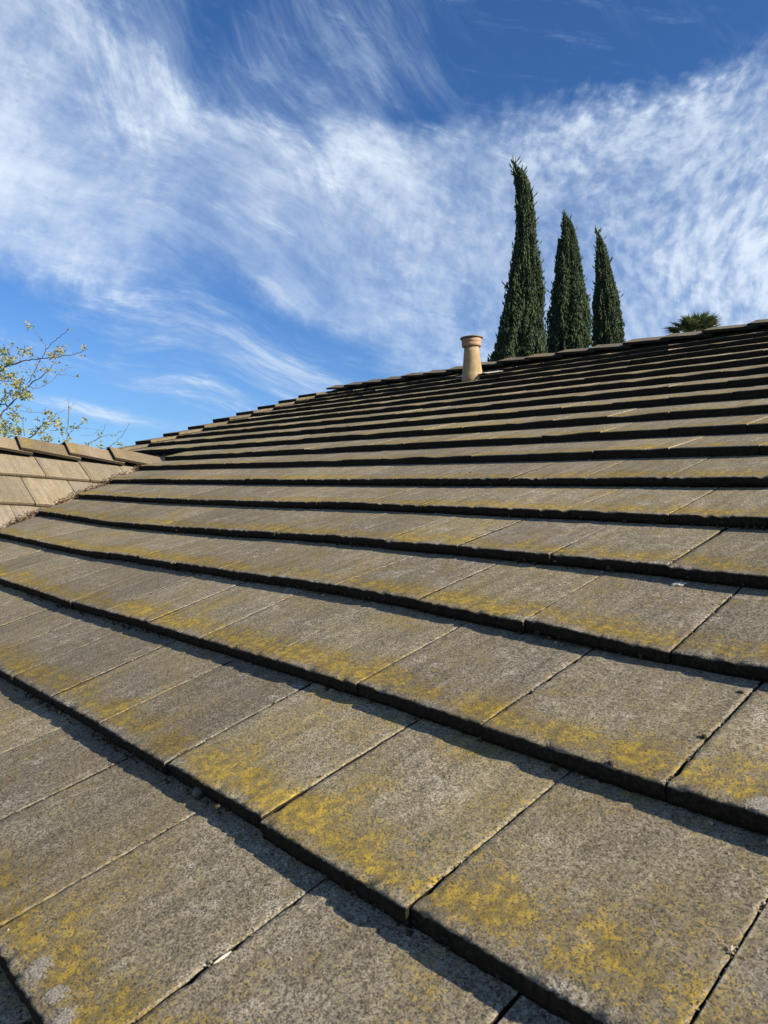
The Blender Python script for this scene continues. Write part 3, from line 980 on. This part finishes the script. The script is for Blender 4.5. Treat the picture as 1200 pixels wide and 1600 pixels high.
# ------------------------------------------------------------------ fan palm beyond the ridge
pd = 17.0
pc = at(1087, 523, pd)
palm = empty('fan_palm', (pc.x, pc.y, -3.6), 'top of a fan palm with spiky green fronds showing over the ridge on the right', 'palm')
pinv = Vector(palm.location)
tv, tf = [], []
for i in range(9):
    z = (pc.z + 3.6)*i/8; r_ = 0.20 - 0.03*i/8
    for q in range(12):
        a = q*math.pi/6; tv.append((r_*math.cos(a), r_*math.sin(a), z))
for i in range(8):
    for q in range(12):
        tf.append((i*12 + q, i*12 + (q+1) % 12, (i+1)*12 + (q+1) % 12, (i+1)*12 + q))
link('trunk', mesh('trunk', tv, tf), M['bark'], palm, True)
prg = random.Random(21)
def frond(az_, elv, stem, rad, cup, nbl=30):
    d = (Vector((CR.x, CR.y, 0)).normalized()*math.cos(az_)*math.cos(elv) + Vector((CF.x, CF.y, 0)).normalized()*math.sin(az_)*math.cos(elv) + Vector((0,0,1))*math.sin(elv))
    hub = pc + d*stem
    side = d.cross(Vector((0,0,1))).normalized() if abs(d.z) < .98 else Vector((CR.x, CR.y, 0)).normalized()
    nor = side.cross(d).normalized()
    V, F = [], []
    for i in range(nbl):
        t = -1 + 2*(i + .5)/nbl
        a = t*R(118) + prg.uniform(-.04, .04)
        bd = (d*math.cos(a) + side*math.sin(a) + nor*cup*(0.35 + 0.3*abs(t))).normalized()
        ln = rad*(1 - .28*abs(t))*prg.uniform(.88, 1.08)
        wv = bd.cross(nor).normalized()*0.021
        fold = nor*0.010
        p0, p1, p2 = hub, hub + bd*ln*.55, hub + bd*ln + Vector((0,0,-1))*ln*prg.uniform(.0, .16)
        b0 = len(V)
        V += [p0 - pinv, p1 - wv + fold - pinv, p1 - pinv, p1 + wv + fold - pinv, p2 - pinv]
        F += [(b0, b0+1, b0+2), (b0, b0+2, b0+3), (b0+1, b0+4, b0+2), (b0+2, b0+4, b0+3)]
    o = link('frond', mesh('frond', V, F), M['palm'], palm)
    # petiole
    V, F = [], []
    for i in range(4):
        c = pc.lerp(hub, i/3) - pinv
        for q in range(6):
            a = q*math.pi/3; V.append(c + side*math.cos(a)*0.012 + nor*math.sin(a)*0.012)
    for i in range(3):
        for q in range(6):
            F.append((i*6 + q, i*6 + (q+1) % 6, (i+1)*6 + (q+1) % 6, (i+1)*6 + q))
    link('leaf_stalk', mesh('leaf_stalk', V, F), M['palm_stem'], o, True)
for (a_, e_, st, rd, cu) in [(0.2,35,.30,.40,.1),(0.5,58,.26,.40,.2),(-.5,50,.28,.40,.1),(1.3,72,.20,.36,.1),(2.2,55,.26,.40,.1),(2.7,30,.34,.42,.1),
                             (3.1,12,.40,.44,-.1),(3.6,40,.28,.40,.1),(-1.2,75,.16,.34,.1),(4.3,62,.22,.38,.1),(5.2,30,.34,.42,-.1),(0.05,8,.38,.42,-.1),
                             (2.95,-8,.46,.40,-.2),(0.1,-6,.50,.40,-.2),(1.7,85,.12,.40,0),(-.2,64,.24,.42,.1),(.3,70,.22,.44,.15),(.0,48,.30,.42,.1),(.8,78,.18,.42,.1),(.4,52,.34,.40,.1),(2.4,66,.2,.40,.1),(-.7,62,.26,.42,.1),(.1,25,.30,.40,.1)]:
    frond(a_, R(e_), st, rd, cu)

# ------------------------------------------------------------------ small-leaved tree on the left
td = 8.2
tb = at(-70, 760, td)
tree = empty('young_tree', (tb.x, tb.y, -3.6), 'thin bare-twigged tree with sparse yellow-green leaves behind the side wing on the left', 'tree')
tinv = Vector(tree.location)
trg = random.Random(5)
def tube(pts, r0, r1, seg=6):
    V, F = [], []
    n = len(pts)
    for i, p in enumerate(pts):
        t = (pts[min(i+1, n-1)] - pts[max(i-1, 0)]).normalized()
        s = t.cross(Vector((.31, .2, .93))).normalized(); u_ = t.cross(s)
        r_ = r0 + (r1 - r0)*i/(n - 1)
        for q in range(seg):
            a = 2*math.pi*q/seg
            V.append(p + s*math.cos(a)*r_ + u_*math.sin(a)*r_)
    for i in range(n - 1):
        for q in range(seg):
            F.append((i*seg + q, i*seg + (q+1) % seg, (i+1)*seg + (q+1) % seg, (i+1)*seg + q))
    F.append(tuple(range(seg))[::-1]); F.append(tuple((n-1)*seg + q for q in range(seg)))
    return V, F
def smooth_pts(pts, sub=4, jit=0.008):
    out = []
    n = len(pts)
    for i in range(n - 1):
        p0, p1, p2, p3 = pts[max(i-1,0)], pts[i], pts[i+1], pts[min(i+2,n-1)]
        for s in range(sub):
            t = s/sub
            q = 0.5*((2*p1) + (p2 - p0)*t + (2*p0 - 5*p1 + 4*p2 - p3)*t*t + (3*p1 - p0 - 3*p2 + p3)*t*t*t)
            out.append(q + Vector([trg.uniform(-jit, jit) for _ in range(3)]))
    out.append(pts[-1])
    return out
def branch(px, r0, r1, dd=0.0, dd2=None, name='branch'):
    """px: way points in the photograph's zoom of the corner (6.667 px per pixel, from 0,480)"""
    dd2 = dd if dd2 is None else dd2
    pts = []
    for i, (x, y) in enumerate(px):
        f = i/max(1, len(px) - 1)
        pts.append(at(x/6.667, 480 + y/6.667, td + dd + (dd2 - dd)*f) - tinv)
    pts = smooth_pts(pts)
    V, F = tube(pts, r0*.62, max(r1*.75, .0016))
    link(name, mesh(name, V, F), M['twig'], tree, True)
    return pts
trunk_top = at(-70, 690, td) - tinv
V, F = tube(smooth_pts([Vector((0,0,0)), Vector((.05,-.04,1.2)), Vector((-.03,.03,2.6)), trunk_top], 4, .01), 0.11, 0.06, 10)
link('trunk', mesh('trunk', V, F), M['bark'], tree, True)
TR = (-467, 1400)
B = []
def bb(*a, **k): B.append(branch(*a, **k)); return B[-1]
bb([TR, (-200,1280), (0,1130), (60,1060), (180,950), (290,820), (400,740), (490,670), (550,600), (580,570)], .020, .004)
bb([TR, (-250,1000), (-80,760), (0,670), (90,600), (180,580), (300,545), (420,535), (560,520), (700,500), (800,485), (880,450)], .020, .003, 0, -.3)
bb([(300,780), (370,650), (410,560), (460,490), (490,430), (560,360), (640,290), (720,220)], .008, .003, .1, -.3)
bb([(490,430), (440,350), (390,280), (340,220)], .005, .003, -.1, -.2)
bb([(560,520), (690,415), (770,370), (840,325)], .005, .002, 0, .3)
bb([(290,820), (330,835), (380,845), (440,825), (500,790), (580,735), (640,660), (760,620)], .007, .002, 0, .4)
bb([(600,700), (700,705), (830,742)], .004, .002, .3, .5)
bb([(380,845), (375,770), (370,680)], .004, .002, .1, .2)
bb([(410,560), (450,590), (490,640), (480,760), (460,830)], .004, .002, -.1, 0)
bb([(180,580), (210,540), (240,470), (280,440)], .005, .002, 0, .2)
bb([(280,490), (340,505), (410,535)], .004, .003, 0, 0)
bb([(0,560), (80,470), (110,440), (130,385)], .006, .002, -.2, 0)
bb([TR, (-300,1180), (0,1020), (90,1045), (190,1120), (240,1200), (258,1340)], .016, .005, .2, .1)
bb([TR, (-100,1500), (310,1360), (420,1250), (480,1200), (540,1180), (600,1100)], .014, .003, .1, -.2)
bb([(210,1075), (330,1100), (450,1100), (560,1110), (700,1060)], .005, .002, .1, .4)
bb([(400,1340), (470,1280), (560,1210), (620,1180)], .005, .002, .2, .3)
bb([TR, (200,1560), (690,1400), (700,1280), (712,1150), (718,1050), (706,960)], .014, .003, .3, .3)
bb([(712,1080), (740,1040), (770,1000)], .003, .0015, .3, .3)
bb([(690,1370), (760,1280), (850,1215), (900,1180)], .005, .002, .3, .2)
bb([(520,1285), (620,1275), (700,1268), (800,1262), (880,1262), (1060,1282)], .005, .002, .2, .5)
bb([TR, (300,1620), (840,1480), (940,1410), (1010,1370), (1060,1310), (1130,1170)], .012, .002, .4, .6)
bb([(900,1430), (1060,1350), (1170,1325), (1320,1280)], .006, .002, .4, .6)
bb([(1060,1480), (1160,1440), (1270,1340), (1340,1220)], .007, .002, .5, .5)
bb([(840,1335), (960,1330), (1060,1240)], .003, .0015, .4, .6)
bb([(40,1180), (120,1130), (170,1060), (260,990)], .006, .002, -.1, .1)
bb([(0,1010), (60,930), (160,880), (270,840)], .007, .003, .1, 0)
bb([(0,770), (110,775), (190,790), (240,800)], .006, .003, .1, 0)
# leaves
LV, LF = [], []
def leaf(p, size):
    d = Vector((trg.gauss(0,1), trg.gauss(0,1), trg.gauss(-.5,.8))).normalized()
    s = d.cross(Vector((trg.gauss(0,1), trg.gauss(0,1), trg.gauss(0,1)))).normalized()
    n = d.cross(s)*size*.12
    b0 = len(LV)
    LV.extend([p, p + d*size*.35 + s*size*.26 + n, p + d*size*.5, p + d*size*.35 - s*size*.26 + n, p + d*size*.75 + s*size*.17 + n*.8, p + d*size*.75 - s*size*.17 + n*.8, p + d*size - n*.5])
    LF.extend([(b0,b0+1,b0+2), (b0,b0+2,b0+3), (b0+1,b0+4,b0+2), (b0+2,b0+5,b0+3), (b0+4,b0+6,b0+2), (b0+2,b0+6,b0+5)])
CL = [(30,470,70,45),(100,540,80,60),(20,620,60,30),(40,710,70,45),(130,710,60,35),(200,780,70,80),(170,830,50,25),(240,900,75,70),(290,920,40,25),(180,910,50,20),(60,870,40,12),(120,890,40,14),
      (250,450,60,26),(310,460,30,14),(530,490,50,20),(640,440,50,24),(600,470,60,18),(560,500,40,12),(880,420,24,9),(860,500,18,4),(450,640,25,8),(470,765,20,9),(240,650,60,8),(320,690,50,8),(520,660,40,9),
      (400,600,25,6),(570,590,30,6),(640,650,30,5),(710,610,10,2),(800,720,16,3),(300,205,45,13),(720,220,12,3),(120,395,30,6),(500,1090,40,18),(590,1200,50,26),(520,1140,35,10),(460,1230,50,20),(350,1270,50,10),
      (40,960,50,16),(90,960,50,10),(180,1030,30,10),(150,1130,50,26),(170,1180,30,10),(260,1150,15,5),(90,1270,100,85),(20,1230,50,40),(200,1280,40,35),(60,1330,100,45),(20,1170,30,16),(290,1060,40,4),
      (430,1300,50,16),(520,1370,70,26),(440,1390,80,22),(640,1260,25,6),(760,1240,40,9),(660,1310,30,7),(700,1390,60,10),(720,1040,20,4),(880,1170,22,8),(900,1420,20,5),(1050,1440,40,9),(1050,1340,30,4),(1260,1430,40,10),(380,1170,30,7),(330,1300,40,8),(1180,1340,30,5)]
for (x, y, s, n) in CL:
    for _ in range(int(n*1.3)):
        px = x + trg.gauss(0, s*.52); py = y + trg.gauss(0, s*.42)
        p = at(px/6.667, 480 + py/6.667, td + trg.gauss(0, .16)) - tinv
        leaf(p, trg.uniform(.024, .050))
for pts in B:                                  # a few along every twig
    for p in pts[len(pts)//4:]:
        if trg.random() < .22:
            leaf(p + Vector([trg.uniform(-.02,.02) for _ in range(3)]), trg.uniform(.016, .032))
# a fuller off-frame crown to the left
for _ in range(1500):
    p = at(-70 + trg.gauss(0, 45) - 30, 640 + trg.gauss(0, 60), td + trg.gauss(0, .5)) - tinv
    leaf(p, trg.uniform(.02, .042))
tag(link('leaves', mesh('leaves', LV, LF), M['leaf'], tree), kind='stuff')

# ------------------------------------------------------------------ grit, litter and small things on the tiles
def on_tile(k, x, f, lift=0.0):
    """a point on the tile surface of course k, fraction f of the way up its exposure"""
    a = edge_pt(k, x); b = edge_pt(k + 1, x) - NR*(step(k + 1) + 0.001)
    n = Vector((1,0,0)).cross(b - a).normalized()
    return a.lerp(b, f) + n*lift
GV, GF = [], []
def chunk(VV, FF, p, s, rg, flat=1.0):
    ax = [Vector((rg.gauss(0,1), rg.gauss(0,1), rg.gauss(0,1))).normalized() for _ in range(2)]
    a = ax[0]; b = a.cross(ax[1]).normalized(); c = a.cross(b)
    b0 = len(VV)
    sz = [s*rg.uniform(.5, 1.1) for _ in range(6)]
    for d, q in ((a, sz[0]), (-a, sz[1]), (b, sz[2]*.7), (-b, sz[3]*.7), (c, sz[4]*.6), (-c, sz[5]*.6)):
        v = d*q
        v = v - NR*v.dot(NR)*(1 - flat)
        VV.append(p + v)
    FF.extend([(b0,b0+2,b0+4), (b0+2,b0+1,b0+4), (b0+1,b0+3,b0+4), (b0+3,b0,b0+4), (b0+2,b0,b0+5), (b0+1,b0+2,b0+5), (b0+3,b0+1,b0+5), (b0,b0+3,b0+5)])
grg = random.Random(33)
for k in range(-1, 9):
    ph = PH[k % 2]
    for j in range(-18, 14):
        x = ph + j*TW
        p0 = edge_pt(k, x)
        if not in_frame(on_tile(k, x, .5), 60, 60): continue
        yk = OY + k*EXPO*CB
        if yk < 2.8 and x < valley_x(yk) + .1: continue
        d = max(.5, on_tile(k, x, .5).dot(CF))
        fill = grg.random()
        dens_ = int((70 if k < 5 else 34)*(0.35 + fill))
        for _ in range(dens_):
            f = grg.random()
            if mnoise.noise(Vector((x*9, f*5.5 + k*3, 2.2))) < -0.02: continue
            p = on_tile(k, x, f, grg.uniform(-.0022, 0.0008)) + Vector((grg.gauss(0, .0011), 0, 0))
            chunk(GV, GF, p, grg.uniform(.0010, .0032), grg, .7)
        for _ in range(grg.randint(1, 4)):
            f = grg.random()
            chunk(GV, GF, on_tile(k, x, f, .001) + Vector((grg.gauss(0, .004), 0, 0)), grg.uniform(.002, .0048), grg, .6)
    # crumbs on the faces and along the foot of each step
    xx = -5.5
    while xx < .8:
        xx += grg.uniform(.004, .03)
        p = on_tile(k, xx, grg.uniform(.965, .995), .0005)
        if not in_frame(p, 20, 20): continue
        yk = OY + (k + 1)*EXPO*CB
        if yk < 2.8 and xx < valley_x(yk) + .03: continue
        chunk(GV, GF, p, grg.choice([.0015, .002, .003, .004, .006]), grg, .7)
    for _ in range(260):
        xx = grg.uniform(-4.5, .6); f = grg.random()
        p = on_tile(k, xx, f, .0006)
        yk = OY + k*EXPO*CB
        if in_frame(p, 10, 10) and xx > valley_x(yk) + .1:
            chunk(GV, GF, p, grg.uniform(.0009, .0022), grg, .6)
g = link('grit', mesh('grit', GV, GF), M['grit'])
tag(g, 'loose grit and crumbs caught in the tile joints', 'grit', kind='stuff')

# dried moss and dirt caught at the foot of each step
VV, FF = [], []
for k in range(-1, 6):
    xx = -5.2
    while xx < .8:
        xx += grg.expovariate(70 if mnoise.noise(Vector((xx*4, k*2.3, 5))) > -.05 else 14)
        p = on_tile(k, xx, grg.uniform(.975, 1.0), grg.uniform(0, .016))
        yk = OY + (k + 1)*EXPO*CB
        if in_frame(p, 20, 20) and xx > valley_x(yk) + .03:
            chunk(VV, FF, p - UP*.004, grg.choice([.0025, .0035, .004, .005, .0075, .010]), grg, 1)
mc = link('moss_crumbs', mesh('moss_crumbs', VV, FF), M['moss'])
tag(mc, 'dark dried moss and dirt crumbs stuck along the foot of the tile steps', 'moss', kind='stuff')

VV, FF = [], []
for _ in range(1500):
    y = grg.uniform(.9, 2.75)
    t = grg.random()
    vx = valley_x(y)
    if mnoise.noise(Vector((y*6, 1.3, 8))) < -.25 and grg.random() < .75: continue
    x = vx + grg.gauss(.012, .020)
    z = max(main_z(y) - .012, WRZ - WTAN*(x - WRX)) if x > vx else WRZ - WTAN*(x - WRX)
    chunk(VV, FF, Vector((x, y, z + grg.uniform(-.006, .012))), grg.uniform(.004, .016), grg, .45)
lit = link('leaf_litter', mesh('leaf_litter', VV, FF), M['litter'])
tag(lit, 'brown dry leaf litter gathered in the valley between the two roofs', 'leaf litter', kind='stuff')

def roof_hit(px, py):
    """which tile course and x a photograph pixel falls on"""
    d = ray(px, py)
    best = None
    for k in range(-2, 16):
        a = edge_pt(k, 0); 
        for it in range(4):
            a = edge_pt(k, best_x if it else 0); b = edge_pt(k + 1, best_x if it else 0) - NR*(step(k + 1) + .001)
            n = Vector((1,0,0)).cross(b - a).normalized()
            tt = a.dot(n)/d.dot(n) if abs(d.dot(n)) > 1e-9 else -1
            p = d*tt; best_x = p.x
        f = (p - a).dot(b - a)/(b - a).length_squared
        if tt > 0 and -0.01 <= f <= 1.0:
            if best is None or tt < best[0]: best = (tt, k, p.x, f)
    return best[1:] if best else None
def lump_mesh(name, sx, sy, sz, seed, seg=3, amp=.3):
    bm = bmesh.new(); bmesh.ops.create_icosphere(bm, subdivisions=seg, radius=1)
    for v in bm.verts:
        n = 1 + amp*mnoise.noise(v.co*1.6 + Vector((seed*3.1, 0, 0))) + amp*.5*mnoise.noise(v.co*4.2 + Vector((0, seed*1.7, 0)))
        v.co = Vector((v.co.x*sx*n, v.co.y*sy*n, v.co.z*sz*n))
    me = bpy.data.meshes.new(name); bm.to_mesh(me); bm.free()
    for p in me.polygons: p.use_smooth = True
    return me
def place(name, px, py, me, mat, label, cat, group=None, lift=0.0, rot=0.0):
    h = roof_hit(px, py)
    if h is None: return
    k, x, f = h
    a = edge_pt(k, x); b = edge_pt(k + 1, x) - NR*(step(k + 1) + .001)
    wm = frame(on_tile(k, x, f, lift), Vector((1,0,0)), b - a) @ Matrix.Rotation(rot, 4, 'Z')
    o = link(name, me, mat)
    o.matrix_world = wm
    tag(o, label, cat, group)
    return o
# lumps of dry moss on or beside the joints
MO = [lump_mesh('moss_clump', .0055, .0035, .0022, s_, 3, .6) for s_ in range(4)]
for i, (x, y, lb) in enumerate([(1158,1083,'small dark moss lump at the upper end of the rightmost open joint'),(1100,1152,'small dark moss lump halfway down the rightmost open joint'),
        (954,1193,'small dark moss lump just above the third step from below, right of centre'),(735,738,'tiny dark moss lump on a distant tile below the vent pipe'),
        (266,757,'small dark twiggy lump near the valley on the left of the main roof'),(1120,756,'dark crumb on a far tile near the right border')]):
    place('moss_clump', x, y, MO[i % 4], M['moss'], lb, 'moss', 'dark moss lumps on the tiles', .001, i*1.3)
place('pebble', 311, 1243, lump_mesh('pebble', .011, .010, .009, 4, 3, .15), M['pebble'], 'rounded grey-green pebble in the shade under the step at lower left', 'pebble', None, .006)
place('white_twig', 348, 1497, lump_mesh('white_twig', .0016, .012, .0016, 2, 3, .3), M['white'], 'short white twig lying in a tile joint at the bottom', 'twig', None, .001, R(-3))
place('white_flake', 1060, 914, lump_mesh('white_flake', .016, .010, .003, 6, 3, .5), M['white'], 'pale flake lying on a tile in the step shadow on the right', 'flake', None, .002, .4)
def lichen(px, py, r_, el_, seed, label):
    V, F = [], []
    n = 28
    for s_, z in ((1.0, 0.0), (.7, .05), (.35, .06)):
        for q in range(n):
            a = 2*math.pi*q/n
            V.append((math.cos(a)*s_, math.sin(a)*s_, z))
    V.append((0, 0, .06))
    for q in range(n):
        q2 = (q + 1) % n
        for s_ in range(2):
            F.append((s_*n + q, s_*n + q2, (s_+1)*n + q2, (s_+1)*n + q))
        F.append((2*n + q, 2*n + q2, 3*n))
    o = place('lichen_patch', px, py, mesh('lichen_patch', V, F), M['lichen'], label, 'lichen', None, .0008, seed*1.0)
    if o: o.matrix_world = o.matrix_world @ Matrix.Diagonal((r_*1.35, r_*el_*1.35, r_*.8, 1))
lichen(62, 1514, .017, 1.2, 1, 'pale grey lichen patch on the bottom left tile, uppermost of three')
lichen(88, 1556, .014, 1.1, 2, 'pale grey lichen patch on the bottom left tile, middle of three')
lichen(102, 1590, .015, 1.0, 3, 'pale grey lichen patch at the very bottom left, lowest of three')
lichen(1190, 1258, .020, .8, 4, 'white lichen patch on a tile front edge at the right border')
